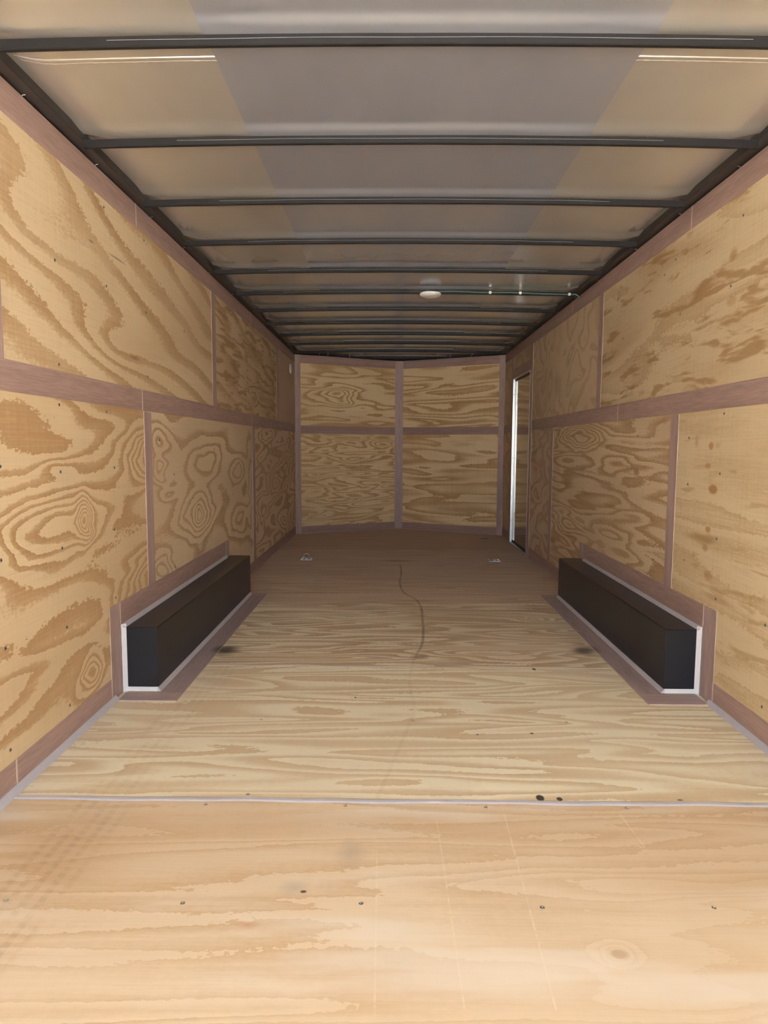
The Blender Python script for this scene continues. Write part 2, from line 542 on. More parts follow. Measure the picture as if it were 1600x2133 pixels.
FL_L, FL_D = (0.70, 0.585, 0.365), (0.50, 0.345, 0.175)
DK = (0.035, 0.028, 0.024)
sheets = [
    (REAR, 1.985, dict(su=0.75, sv=8.0, namp=7.0, jag=0.16, light=(0.71, 0.575, 0.41), dark=(0.535, 0.355, 0.19), width=0.42, soft=0.26, blotch=0.34, strength=0.75, comb=0.16, chatter=0.05,
                       bumps=[(0.40, 1.36, 0.05, 0.035, 3.0), (0.45, 1.28, 0.16, 0.07, 1.6), (0.75, 1.60, 0.9, 0.05, 2.5)],
                       blot=(0.55, 1.1, 7.0, (0.76, 0.69, 0.585), 0.52, 0.68),
                       spots=[(-0.95, 1.72, 0.26, 0.22, (0.45, 0.27, 0.13), 0.40, 1.0), (-0.30, 1.86, 0.5, 0.07, (0.48, 0.30, 0.15), 0.35, 1.0), (0.95, 1.62, 0.4, 0.06, (0.50, 0.32, 0.16), 0.3, 1.0), (-0.19, 1.72, 0.05, 0.06, (0.36, 0.30, 0.25), 0.40, 0.9), (-0.33, 1.58, 0.04, 0.03, (0.40, 0.35, 0.30), 0.40, 0.9),
                              (-0.30, 1.56, 0.009, 0.006, DK, 0.9, 0.5), (0.40, 1.365, 0.022, 0.016, (0.42, 0.27, 0.15), 0.6, 0.5),
                              (-0.41, 1.44, 0.03, 0.014, (0.50, 0.24, 0.15), 0.45, 0.9)], extra=ext_front)),
    (1.985, 3.262, dict(su=0.85, sv=6.0, namp=8.5, light=(0.83, 0.775, 0.60), dark=(0.62, 0.475, 0.295), width=0.56, soft=0.16, blotch=0.20, comb=0.12, chatter=0.05,
                        spots=[(0.371, 2.016, 0.014, 0.020, DK, 0.95, 0.3), (0.429, 2.011, 0.010, 0.012, DK, 0.95, 0.3), (0.607, 3.244, 0.010, 0.018, DK, 0.9, 0.4),
                               (-0.242, 2.845, 0.006, 0.008, DK, 0.9, 0.4), (0.443, 2.491, 0.008, 0.008, DK, 0.9, 0.4), (0.237, 2.478, 0.005, 0.006, DK, 0.9, 0.4),
                               (0.80, 2.012, 0.010, 0.005, DK, 0.8, 0.4)], extra=ext_second)),
    (3.262, 4.62, dict(su=0.8, sv=6.0, namp=10.0, light=(0.80, 0.725, 0.56), dark=(0.47, 0.33, 0.195), width=0.56, soft=0.13, blotch=0.18, comb=0.12, chatter=0.04,
                       bumps=[(-0.45, 3.50, 0.30, 0.06, 3), (0.85, 4.2, 0.10, 0.06, 3), (0.50, 3.45, 0.5, 0.12, 3)],
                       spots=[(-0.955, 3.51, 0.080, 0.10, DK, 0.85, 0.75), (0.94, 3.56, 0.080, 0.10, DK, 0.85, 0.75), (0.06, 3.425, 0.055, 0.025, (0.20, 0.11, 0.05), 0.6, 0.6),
                              (0.80, 3.58, 0.10, 0.018, (0.80, 0.76, 0.68), 0.6, 0.8)], extra=stain_line)),
    (4.62, 5.84, dict(su=0.5, sv=9.0, namp=9.0, light=(0.66, 0.525, 0.40), dark=(0.44, 0.31, 0.215), width=0.5, soft=0.2, comb=0.10, chatter=0.03, extra=stain_line)),
    (5.84, 7.06, dict(su=0.5, sv=9.0, namp=9.0, light=(0.64, 0.505, 0.405), dark=(0.47, 0.345, 0.265), width=0.5, soft=0.2, comb=0.10, chatter=0.03,
                      spots=[(-0.05, 6.37, 0.20, 0.05, (0.10, 0.08, 0.075), 0.5, 0.9), (0.95, 6.72, 0.03, 0.02, DK, 0.5, 0.7)], extra=stain_line)),
    (7.06, COR + NOSE + 0.05, dict(su=0.5, sv=8.0, namp=8.0, light=(0.57, 0.43, 0.34), dark=(0.44, 0.315, 0.24), width=0.5, soft=0.2, comb=0.10, chatter=0.03,
                                   spots=[(1.0, 7.98, 0.06, 0.05, DK, 0.6, 0.5)])),
]
floor_sheets = []
for i, (y0, y1, kw) in enumerate(sheets):
    mt = plywood('floor_plywood_%d' % (i + 1), 'floor', i + 1, rough=0.55, **kw)
    gap = 0.0015
    floor_sheets.append(bx('plywood_sheet', (-1.272, 1.272, y0 + gap, y1 - gap, -0.019, 0.0), mt, floor, bevel=0.001))

for (x, y) in [(-0.579, 1.511), (-0.158, 1.517), (0.268, 1.511), (0.672, 1.518), (1.09, 1.52), (-1.0, 1.514), (-0.646, 1.955), (-0.225, 1.958), (0.196, 1.955), (0.619, 1.960), (1.04, 1.958)]:
    place(FSCREW, 'screw', floor_sheets[0], (x, y, 0.0003))
for (x, y) in [(-0.532, 2.02), (-0.75, 3.236), (-0.30, 3.235), (0.16, 3.237), (0.62, 3.226), (-0.6, 2.6), (0.0, 2.6), (0.6, 2.6)]:
    place(FSCREW, 'screw', floor_sheets[1], (x, y, 0.0003))
for (x, y) in [(-0.8, 3.9), (-0.27, 3.92), (0.26, 3.9), (0.8, 3.91)]:
    place(FSCREW, 'screw', floor_sheets[2], (x, y, 0.0003))

# sealant over the joint of the two rear sheets, slightly uneven
bm = bmesh.new()
N = 60
for j in range(N):
    xa, xb = -1.24 + 2.48 * j / N, -1.24 + 2.48 * (j + 1) / N

    def prof(x):
        wob = 0.0025 * math.sin(x * 9.0) + 0.0015 * math.sin(x * 23.0 + 1)
        return [(1.974 + wob, 0.0004), (1.980 + wob, 0.0030), (1.992 + wob, 0.0036), (2.000 + wob * 0.5, 0.0004)]
    if j == 0:
        prev = [bm.verts.new((xa, p[0], p[1])) for p in prof(xa)]
        bm.faces.new(prev)
    nxt = [bm.verts.new((xb, p[0], p[1])) for p in prof(xb)]
    for k in range(4):
        bm.faces.new((prev[k], prev[(k + 1) % 4], nxt[(k + 1) % 4], nxt[k]))
    prev = nxt
bm.faces.new(prev[::-1])
obj('joint_sealant', bm, M['caulk'], floor)['label'] = 'lavender grey sealant bead between sheets'
bx('joint_sealant', (-0.9, 0.9, 3.259, 3.265, -0.001, 0.0010), M['caulk'], floor)

# ================================================================== SIDE WALLS
BOXY0, BOXY1, BOXW, BOXH = 2.895, 4.857, 0.150, 0.288
TF, TT = W2, 0.003           # trim face, thickness


def side_dims(s, x_in, thick, y0, y1, z0, z1):
    """box standing with its inner face at x_in on side s (-1 left, +1 right)"""
    a, b = s * x_in, s * (x_in + thick)
    return (min(a, b), max(a, b), y0, y1, z0, z1)


wall = {}
for s, nm, lb in ((-1, 'wall_left', 'left trailer wall of plywood sheets with brown strips'), (1, 'wall_right', 'right trailer wall of plywood sheets with brown strips')):
    bm = bmesh.new()
    if s < 0:
        box(bm, *side_dims(s, 1.335, 0.02, REAR, COR + 0.05, -0.05, 2.28))
    else:
        for (y0, y1, z0, z1) in ((REAR, 6.78, -0.05, 2.28), (7.70, COR + 0.05, -0.05, 2.28), (6.78, 7.70, 1.83, 2.28)):
            box(bm, *side_dims(s, 1.335, 0.02, y0, y1, z0, z1))
    wall[s] = tag(obj(nm, bm, M['skin']), lb, kind='structure')
    wall[s]['label'] = lb


def sheet(s, y0, y1, z0, z1, mt):
    return bx('plywood_sheet', side_dims(s, SH, 0.010, y0 + 0.001, y1 - 0.001, z0, z1), mt, wall[s])


def strip(s, y0, y1, z0, z1, upright=False, proud=0.0):
    g_ = 0.0012
    return raw_edges(bx('trim_board', side_dims(s, TF - proud, TT + proud, y0 + g_, y1 - g_, z0, z1), M['luan_wallv' if upright else 'luan_wall'], wall[s], bevel=0.0006), 0)


def joint(s, y, z0, z1):
    """pale filler line where two boards butt"""
    return bx('joint_filler', side_dims(s, TF - 0.0008, 0.004, y - 0.0035, y + 0.0035, z0, z1), M['filler'], wall[s])


ply = {}
ply['LL1'] = plywood('ply_left_low_rear', 'wall', 21, su=0.9, sv=4.4, namp=5.0, jag=0.13, width=0.46, soft=0.06, blotch=0.06,
                     bumps=[(2.58, 0.79, 0.060, 0.080, 4.2), (2.36, 0.78, 0.40, 0.115, 4.6), (3.32, 1.02, 0.30, 0.115, 6.4), (3.36, 0.42, 0.42, 0.17, 7.0), (2.37, 1.005, 0.15, 0.035, 1.2),
                            (2.58, 0.18, 0.07, 0.055, 3.2), (2.2, 1.1, 0.5, 0.10, -1.2), (2.0, 0.3, 0.3, 0.12, 1.6)])
ply['LL2'] = plywood('ply_left_low_middle', 'wall', 22, su=0.9, sv=3.2, namp=2.6, jag=0.14, width=0.36, soft=0.06, blotch=0.10,
                     light=(0.74, 0.595, 0.405), dark=(0.45, 0.29, 0.155),
                     bumps=[(3.44, 1.10, 0.15, 0.075, 2.6), (3.45, 0.945, 0.15, 0.062, 3.0), (4.31, 0.977, 0.45, 0.115, 3.2), (5.18, 0.90, 0.27, 0.12, 3.2), (4.12, 0.68, 0.36, 0.12, 2.8),
                            (4.12, 0.60, 0.18, 0.13, 2.2), (4.10, 0.66, 0.06, 0.045, 1.4), (5.23, 0.495, 0.32, 0.14, 2.6), (3.41, 0.44, 0.16, 0.10, 3.0), (3.50, 0.82, 0.18, 0.035, 1.6),
                            (5.65, 0.75, 0.12, 0.4, 2.0)])
ply['LL3'] = plywood('ply_left_low_nose', 'wall', 23, su=1.4, sv=5.5, namp=6.0, jag=0.08, width=0.42, soft=0.08, blotch=0.12,
                     light=(0.76, 0.60, 0.42), dark=(0.46, 0.285, 0.165),
                     bumps=[(6.4, 1.18, 0.35, 0.06, 3.5), (6.95, 0.70, 0.55, 0.13, 3.5), (6.25, 0.5, 0.3, 0.10, 2.5), (7.6, 0.9, 0.4, 0.2, 3.0), (7.4, 0.3, 0.5, 0.1, 2.0)])
ply['LU0'] = plywood('ply_left_high_rear', 'wall', 24, width=0.4, blotch=0.2)
ply['LU1'] = plywood('ply_left_high_middle', 'wall', 25, su=0.55, sv=2.2, namp=3.4, tilt=6.5, tiltu=1.7, jag=0.13, width=0.40, soft=0.07, blotch=0.22, comb=0.25,
                     light=(0.721, 0.573, 0.369), dark=(0.459, 0.292, 0.144),
                     bumps=[(2.90, 1.50, 0.40, 0.09, 1.3), (2.3, 1.80, 0.25, 0.12, 0.8)],
                     spots=[(2.72, 1.86, 0.03, 0.006, (0.10, 0.08, 0.06), 0.6, 0.8), (2.97, 1.86, 0.10, 0.004, (0.10, 0.08, 0.06), 0.7, 0.7), (3.15, 1.47, 0.07, 0.012, (0.16, 0.12, 0.07), 0.5, 0.9)])
ply['LU2'] = plywood('ply_left_high_front', 'wall', 26, su=1.0, sv=5.0, namp=2.5, tilt=4.0, tiltu=1.2, jag=0.3, width=0.4, soft=0.18, blotch=0.3, blot=(0.75, 3.0, 22.0, (0.36, 0.22, 0.10), 0.50, 0.60), light=(0.70, 0.545, 0.355), dark=(0.44, 0.275, 0.13))
ply['LU3'] = plywood('ply_left_high_nose', 'wall', 27, su=2.0, sv=5.0, namp=2.0, width=0.5, soft=0.25, blotch=0.3, strength=0.4, light=(0.58, 0.42, 0.315), dark=(0.45, 0.31, 0.215))

SAP = (0.40, 0.19, 0.055)
ply['RL1'] = plywood('ply_right_low_rear', 'wall', 31, su=0.7, sv=5.5, namp=4.5, jag=0.20, width=0.40, soft=0.22, blotch=0.38, comb=0.34, chatter=0.16, strength=0.6,
                     light=(0.726, 0.585, 0.375), dark=(0.479, 0.318, 0.156), blot=(0.55, 2.6, 16.0, (0.42, 0.27, 0.11), 0.58, 0.68),
                     spots=[(2.92, 1.08, 0.026, 0.018, SAP, 0.75, 0.5), (2.94, 1.0, 0.030, 0.016, SAP, 0.55, 0.5), (2.89, 0.90, 0.044, 0.024, SAP, 0.85, 0.4), (2.91, 0.73, 0.028, 0.017, SAP, 0.7, 0.5),
                            (2.93, 0.65, 0.030, 0.022, SAP, 0.6, 0.6), (2.89, 0.535, 0.042, 0.025, SAP, 0.55, 0.5), (2.95, 0.685, 0.15, 0.02, (0.38, 0.24, 0.10), 0.6, 0.7),
                            (2.78, 0.45, 0.14, 0.018, (0.36, 0.21, 0.09), 0.5, 0.7), (3.06, 1.10, 0.02, 0.03, (0.40, 0.26, 0.14), 0.5, 0.6)])
ply['RL2'] = plywood('ply_right_low_middle', 'wall', 32, su=0.75, sv=7.0, namp=7.5, jag=0.16, width=0.45, soft=0.10, blotch=0.15, light=(0.72, 0.575, 0.385), dark=(0.42, 0.265, 0.13),
                     bumps=[(5.0, 1.14, 0.6, 0.07, 4.0), (4.2, 0.95, 0.5, 0.08, 1.6), (4.1, 0.5, 0.55, 0.12, 2.6), (5.3, 0.5, 0.3, 0.1, 2.5)],
                     blot=(0.45, 2.2, 16.0, (0.34, 0.20, 0.08), 0.58, 0.68),
                     spots=[(3.79, 0.94, 0.05, 0.022, (0.30, 0.17, 0.08), 0.7, 0.5)])
ply['RL3'] = plywood('ply_right_low_door', 'wall', 33, su=1.6, sv=5.0, namp=6.0, width=0.42, soft=0.1, blotch=0.15, light=(0.70, 0.555, 0.395), dark=(0.46, 0.30, 0.19))
ply['RU1'] = plywood('ply_right_high_rear', 'wall', 34, extra=lambda g, u, v, c: scratch(g, u, v, scratch(g, u, v, c, 2.90, 1.335, 2.78, 1.385, 0.007, (0.80, 0.66, 0.46), 0.8), 2.78, 1.38, 2.60, 1.405, 0.014, (0.80, 0.66, 0.46), 0.7), su=0.9, sv=4.5, namp=4.0, tilt=-1.0, jag=0.18, width=0.40, soft=0.22, blotch=0.35, comb=0.30, chatter=0.16, strength=0.75,
                     light=(0.693, 0.556, 0.355), dark=(0.449, 0.297, 0.150), blot=(0.75, 3.0, 17.0, (0.36, 0.21, 0.08), 0.545, 0.65),
                     spots=[(2.81, 1.84, 0.04, 0.03, SAP, 0.6, 0.6), (2.81, 1.66, 0.05, 0.025, SAP, 0.45, 0.6), (3.13, 1.76, 0.05, 0.03, (0.36, 0.21, 0.09), 0.5, 0.6)])
ply['RU2'] = plywood('ply_right_high_middle', 'wall', 35, su=2.2, sv=2.8, namp=7.0, jag=0.12, width=0.36, soft=0.14, blotch=0.2, strength=0.8, light=(0.70, 0.55, 0.37), dark=(0.47, 0.325, 0.185))
ply['RU3'] = plywood('ply_right_nose', 'wall', 36, su=1.5, sv=4.0, namp=4.0, width=0.4, soft=0.15, blotch=0.2, light=(0.62, 0.475, 0.33), dark=(0.45, 0.30, 0.18))

SEAMZ = 1.283
wl = {}
wl['LL1'] = sheet(-1, REAR, 3.277, -0.018, SEAMZ, ply['LL1'])
wl['LL2'] = sheet(-1, 3.277, 5.788, -0.018, SEAMZ, ply['LL2'])
wl['LL3'] = sheet(-1, 5.788, COR, -0.018, SEAMZ, ply['LL3'])
wl['LU0'] = sheet(-1, REAR, 2.03, SEAMZ, H - 0.003, ply['LU0'])
wl['LU1'] = sheet(-1, 2.03, 4.54, SEAMZ, H - 0.003, ply['LU1'])
wl['LU2'] = sheet(-1, 4.54, 7.03, SEAMZ, H - 0.003, ply['LU2'])
wl['LU3'] = sheet(-1, 7.03, COR, SEAMZ, H - 0.003, ply['LU3'])
wl['RL1'] = sheet(1, REAR, 3.303, -0.018, SEAMZ, ply['RL1'])
wl['RL2'] = sheet(1, 3.303, 5.812, -0.018, SEAMZ, ply['RL2'])
wl['RL3'] = sheet(1, 5.812, 6.78, -0.018, SEAMZ, ply['RL3'])
wl['RU1'] = sheet(1, REAR, 4.536, SEAMZ, H - 0.003, ply['RU1'])
wl['RU2'] = sheet(1, 4.536, 6.78, SEAMZ, H - 0.003, ply['RU2'])
sheet(1, 6.78, 7.70, 1.83, H - 0.003, ply['RU3'])
sheet(1, 7.70, COR, -0.018, SEAMZ, ply['RU3'])
sheet(1, 7.70, COR, SEAMZ, H - 0.003, ply['RU3'])

MB0, MB1, TB0, BB1 = 1.236, 1.332, 2.060, 0.098
# left
for a, b in ((REAR, 3.215), (3.215, 5.73), (5.73, COR)):
    strip(-1, a, b, MB0, MB1)
for a, b in ((REAR, 3.197), (3.197, 5.72), (5.72, COR)):
    strip(-1, a, b, TB0, H)
strip(-1, 1.978, 2.075, MB1, TB0, True)
strip(-1, 4.490, 4.590, MB1, TB0, True)
strip(-1, 6.985, 7.075, MB1, TB0, True)
strip(-1, 3.228, 3.326, 0.40, MB0 - 0.004, True)
strip(-1, 5.735, 5.840, BB1, MB0, True)
strip(-1, REAR, 2.035, 0.004, BB1)
strip(-1, 2.035, 2.768, 0.004, BB1)
strip(-1, 4.945, 5.65, 0.004, BB1)
strip(-1, 5.65, COR, 0.004, BB1)
# right
for a, b in ((REAR, 4.136), (4.136, 6.66)):
    strip(1, a, b, MB0, MB1)
strip(1, 7.80, COR, MB0, MB1)
for a, b in ((REAR, 3.215), (3.215, 5.25), (5.25, COR)):
    strip(1, a, b, TB0, H)
strip(1, 4.489, 4.583, MB1, TB0, True)
strip(1, 3.256, 3.350, 0.40, MB0 - 0.004, True)
strip(1, 5.760, 5.865, BB1, MB0, True)
strip(1, REAR, 2.79, 0.004, BB1)
strip(1, 4.945, 6.66, 0.004, BB1)
strip(1, 7.80, COR, 0.004, BB1)
# door surround on the right wall
strip(1, 6.665, 6.772, 0.004, TB0, True, 0.001)
strip(1, 7.706, 7.80, 0.004, TB0, True, 0.001)
strip(1, 6.772, 7.706, 1.822, 1.928)
# boards framing the wheel boxes
for s, y0, yi in ((-1, 2.768, 2.877), (1, 2.79, 2.907)):
    yr = 4.765 if s < 0 else 4.775
    strip(s, y0, yi, 0.004, 0.402, True)
    strip(s, yi, yr, BOXH + 0.004, 0.402)
    strip(s, yr, yr + 0.095, BOXH + 0.004, 0.402, True)
    strip(s, yr + 0.095, 4.945, 0.004, BB1)

for s_, y, z0, z1 in ((-1, 3.215, MB0, MB1), (-1, 5.73, MB0, MB1), (-1, 3.197, TB0, H), (-1, 5.72, TB0, H), (-1, 2.035, 0.02, BB1), (1, 4.136, MB0, MB1), (1, 3.215, TB0, H), (1, 5.25, TB0, H),
                      (-1, 2.877, BOXH + 0.022, 0.402), (1, 2.907, BOXH + 0.022, 0.402), (-1, 4.765, BOXH + 0.01, 0.402), (1, 4.775, BOXH + 0.01, 0.402), (-1, 2.768, 0.02, BB1), (1, 2.79, 0.02, BB1)):
    joint(s_, y, z0, z1)

# screws in the sheets
for (y, z) in [(2.41, 1.215), (2.40, 0.98), (2.39, 0.71), (2.40, 0.42), (2.40, 0.13), (2.01, 0.14), (2.01, 0.46), (2.87, 0.98), (2.85, 0.72), (2.84, 0.43), (2.81, 1.21), (2.03, 1.01), (2.01, 0.73)]:
    place(SCREW, 'screw', wl['LL1'], (-SH + 0.0003, y, z), ROT_L)
for (y, z) in [(3.44, 1.10), (3.66, 0.92), (3.64, 0.42), (4.11, 0.72), (4.08, 0.43), (4.5, 1.05), (5.0, 0.72), (5.0, 0.42)]:
    place(SCREW, 'screw', wl['LL2'], (-SH + 0.0003, y, z), ROT_L)
for (y, z) in [(2.42, 1.71), (2.85, 1.72), (2.42, 1.355), (3.3, 1.70), (3.3, 1.40), (3.9, 1.71), (2.85, 2.03), (3.3, 2.03)]:
    place(SCREW, 'screw', wl['LU1'], (-SH + 0.0003, y, z), ROT_L)
for (y, z) in [(2.82, 1.215), (2.83, 0.97), (2.83, 0.70), (3.14, 1.12), (2.43, 0.44), (2.42, 0.14), (2.81, 0.45), (3.13, 0.91), (3.13, 0.56), (2.43, 0.97)]:
    place(SCREW, 'screw', wl['RL1'], (SH - 0.0003, y, z), ROT_R)
for (y, z) in [(3.38, 1.97), (3.30, 1.70), (3.51, 1.93), (4.10, 1.71), (2.82, 1.72), (2.75, 1.97), (3.62, 1.56), (2.40, 1.72)]:
    place(SCREW, 'screw', wl['RU1'], (SH - 0.0003, y, z), ROT_R)
for (y, z) in [(3.79, 1.14), (4.4, 0.94), (4.4, 0.6), (5.0, 0.94), (3.5, 0.5)]:
    place(SCREW, 'screw', wl['RL2'], (SH - 0.0003, y, z), ROT_R)
for (y, z) in [(5.01, 1.59), (5.5, 1.8), (5.0, 1.9), (5.6, 1.45)]:
    place(SCREW, 'screw', wl['RU2'], (SH - 0.0003, y, z), ROT_R)

# sealant cove where wall meets floor
for s in (-1, 1):
    y_box = 2.80 if s < 0 else 2.815
    bm = bmesh.new()
    prism(bm, [(s * (TF + 0.002), 0.0002), (s * (TF - 0.020), 0.0002), (s * (TF - 0.017), 0.004), (s * (TF - 0.003), 0.017), (s * (TF + 0.002), 0.019)], REAR + 0.01, y_box)
    obj('floor_sealant', bm, M['caulk'], floor)
    bm = bmesh.new()
    y1 = COR - 0.02 if s < 0 else 6.66
    prism(bm, [(s * (TF + 0.002), 0.0002), (s * (TF - 0.009), 0.0002), (s * (TF + 0.001), 0.009)], 4.88, y1)
    obj('floor_sealant', bm, M['luan_floor'], floor)

# boards on the floor around the wheel boxes
for s, y0 in ((-1, 2.775), (1, 2.785)):
    yin = BOXY0 - 0.018 if s < 0 else BOXY0 + 0.012
    xi, xo = (W2 - BOXW), 0.992
    a, b = sorted((s * (xi + 0.004), s * xo))
    raw_edges(bx('trim_board', (a, b, yin - 0.012, 4.80, 0.0, 0.006), M['luan_floor'], floor, bevel=0.0008), 2)
    a, b = sorted((s * (W2 - 0.018), s * xo))
    raw_edges(bx('trim_board', (a, b, y0, yin - 0.014, 0.0, 0.006), M['luan_floorx'], floor, bevel=0.0008), 2)
    a, b = sorted((s * (xi + 0.004), s * xo))
    raw_edges(bx('trim_board', (a, b, 4.802, 4.885, 0.0, 0.006), M['luan_floorx'], floor, bevel=0.0008), 2)

# ------------------------------------------------------------------ wheel boxes
for s, lab in ((-1, 'long black steel wheel box against the left wall'), (1, 'long black steel wheel box against the right wall, nearer the side door')):
    y0 = BOXY0 if s < 0 else BOXY0 + 0.03
    y1 = BOXY1 if s < 0 else 4.835
    WB = W2 - 0.0006
    xo, xi = WB, W2 - BOXW
    r = tag(empty('wheel_box', (s * (xo + xi) / 2, (y0 + y1) / 2, 0)), lab, 'wheel box', 'black steel wheel boxes along the side walls')
    ox, oy = s * (xo + xi) / 2, (y0 + y1) / 2

    def part(nm, d, mt, bev=0.0):
        a, b = sorted((s * d[0], s * d[1]))
        return bx(nm, (a - ox, b - ox, d[2] - oy, d[3] - oy, d[4], d[5]), mt, r, bevel=bev)
    t = 0.004
    part('top_panel', (xo, xi, y0, y1, BOXH - t, BOXH), M['box_black'], 0.0015)
    part('side_panel', (xi + t, xi, y0 + t, y1 - t, 0.0005, BOXH - t), M['box_black'], 0.0012)
    part('end_panel', (xo, xi, y0, y0 + t, 0.0005, BOXH - t), M['box_black'], 0.0012)
    part('end_panel', (xo, xi, y1 - t, y1, 0.0005, BOXH - t), M['box_black'], 0.0012)
    # spot welds up the rear corner
    bm = bmesh.new()
    for k in range(9):
        zc = 0.285 - 0.012 * k - 0.004
        bmesh.ops.create_uvsphere(bm, u_segments=6, v_segments=4, radius=0.0022, matrix=Matrix.Translation((s * (xi + 0.001) - ox, y0 - 0.0005 - oy, zc)))
    w = obj('corner_weld', bm, M['box_black'], r)
    w['label'] = 'row of small weld dots on the corner'

    def bead(pts, a, b, ax, mt):
        bm = bmesh.new()
        prism(bm, pts, a, b, ax)
        o = obj('sealant_bead', bm, mt, r)
        return o
    q = 0.016
    X = lambda x: s * x - ox
    bead([(X(WB), BOXH), (X(WB - q), BOXH + 0.0006), (X(WB - 0.004), BOXH + q), (X(WB), BOXH + q)], y0 - oy - 0.012, y1 - oy - 0.105, 'y', M['caulk'])
    bead([(X(xi), 0.006), (X(xi - q), 0.0066), (X(xi - 0.003), q + 0.006), (X(xi), q + 0.006)], y0 - oy - 0.012, y1 - oy - 0.01, 'y', M['caulk'])
    bead([(y0 - oy, 0.006), (y0 - q - oy, 0.0066), (y0 - 0.003 - oy, q + 0.006), (y0 - oy, q + 0.006)], min(X(xi), X(WB)), max(X(xi), X(WB)), 'x', M['caulk_white'])
    bead([(X(WB), y0 - oy), (X(WB - q), y0 - oy), (X(WB - 0.003), y0 - q - oy), (X(WB), y0 - q - oy)], 0.0, BOXH + q, 'z', M['caulk_white'])

# ================================================================== NOSE (front wall, shallow V)
wall_f = empty('wall_front', (0, COR + NOSE, 0))
tag(wall_f, 'front trailer wall of plywood folded to a shallow nose', kind='structure')
ang = math.atan2(NOSE, W2)
HL = math.hypot(NOSE, W2)


def nose_box(nm, s, t0, t1, z0, z1, mt, depth0, depth1, bev=0.0):
    """t measured from the apex along one leaf of the nose; depth towards the viewer is negative"""
    bm = bmesh.new()
    pts = []
    ca, sa = math.cos(ang), math.sin(ang)
    for t, d in ((t0, depth0), (t1, depth0), (t1, depth1), (t0, depth1)):
        # leaf direction from the apex: (s*ca, -sa); outward normal: (s*sa, ca)
        pts.append((s * (ca * t + sa * d), -sa * t + ca * d))
    lo = [bm.verts.new((p[0], p[1], z0)) for p in pts]
    hi = [bm.verts.new((p[0], p[1], z1)) for p in pts]
    bm.faces.new(lo)
    bm.faces.new(hi)
    for i in range(4):
        bm.faces.new((lo[i], lo[(i + 1) % 4], hi[(i + 1) % 4], hi[i]))
    return obj(nm, bm, mt, wall_f, bevel=bev)


nl = dict(light=(0.80, 0.615, 0.365), dark=(0.47, 0.275, 0.11), jag=0.10, soft=0.12, blotch=0.12)
ply['NUL'] = plywood('ply_nose_high_left', 'nose', 51, su=1.3, sv=7.0, namp=5.0, width=0.42, bumps=[(-0.78, 1.72 - 0, 0.22, 0.09, 4.0), (-0.75, 1.60, 0.18, 0.05, 2.0)], **nl)
ply['NUR'] = plywood('ply_nose_high_right', 'nose', 52, su=1.0, sv=7.0, namp=6.0, width=0.45, **nl)
ply['NLL'] = plywood('ply_nose_low_left', 'nose', 53, su=1.6, sv=10.0, namp=8.0, width=0.46, bumps=[(-0.6, 0.95, 0.25, 0.06, 2.5), (-0.2, 1.1, 0.2, 0.08, 2.5)], **nl)
ply['NLR'] = plywood('ply_nose_low_right', 'nose', 54, su=1.0, sv=6.5, namp=4.5, width=0.46, **{**nl, 'soft': 0.2})
for s, hi_, lo_ in ((-1, 'NUL', 'NLL'), (1, 'NUR', 'NLR')):
    nose_box('wall_skin', s, -0.03, HL + 0.05, -0.05, 2.28, M['skin'], 0.05, 0.07)
    nose_box('plywood_sheet', s, 0.0, HL, SEAMZ, H - 0.003, ply[hi_], 0.006, 0.016)
    nose_box('plywood_sheet', s, 0.0, HL, -0.018, SEAMZ, ply[lo_], 0.006, 0.016)
    nose_box('trim_board', s, 0.055, HL - 0.075, 2.062, H - 0.004, M['luan_nose'], 0.0, 0.006, 0.0008)
    nose_box('trim_board', s, 0.055, HL - 0.075, 1.222, 1.318, M['luan_nose'], 0.0, 0.006, 0.0008)
    nose_box('trim_board', s, 0.055, HL - 0.075, 0.004, 0.090, M['luan_nose'], 0.0, 0.006, 0.0008)
    nose_box('corner_strip', s, HL - 0.073, HL - 0.002, 0.004, H, M['luan_nosev'], -0.004, 0.006, 0.0008)
    nose_box('floor_bead', s, 0.0, HL - 0.02, 0.0, 0.006, M['luan_floorx'], -0.006, 0.0)
    nose_box('header_rail', s, -0.02, HL + 0.04, H + 0.006, 2.215, M['black_frame'], -0.012, 0.06)
bm = bmesh.new()
prism(bm, [(-0.052, -0.026), (0.052, -0.026), (0.052, -0.018), (0.0, 0.006), (-0.052, -0.018)], 0.004, H, 'z')
obj('centre_strip', bm, M['luan_nosev'], wall_f)
# thin wire ends poking out above the top boards
for (x, pts) in ((-0.98, [(0, 0, 0), (0.03, -0.03, 0.035), (0.08, -0.035, 0.040), (0.115, -0.03, 0.02), (0.105, -0.02, -0.01)]),
                 (0.86, [(0, 0, 0), (0.02, -0.03, 0.02), (0.05, -0.03, 0.03), (0.07, -0.02, 0.0)]),
                 (0.62, [(0, 0, 0), (0.005, -0.025, 0.02), (0.002, -0.02, 0.035)]), (-0.62, [(0, 0, 0), (0.003, -0.025, 0.02), (0.0, -0.02, 0.032)])):
    yb = -NOSE * abs(x) / W2 - 0.012
    bm = bmesh.new()
    dense = []
    P = [Vector(p) for p in pts]
    for i in range(len(P) - 1):
        p0, p1, p2, p3 = P[max(i - 1, 0)], P[i], P[i + 1], P[min(i + 2, len(P) - 1)]
        for k in range(5):
            t = k / 5
            dense.append(0.5 * ((2 * p1) + (-p0 + p2) * t + (2 * p0 - 5 * p1 + 4 * p2 - p3) * t * t + (-p0 + 3 * p1 - 3 * p2 + p3) * t ** 3))
    dense.append(P[-1])
    tube(bm, [d + Vector((x, yb, H + 0.004)) for d in dense], 0.0022, 6)
    obj('wire_end', bm, M['wire'], wall_f, smooth=True)['label'] = 'thin loose wire end above the top board'

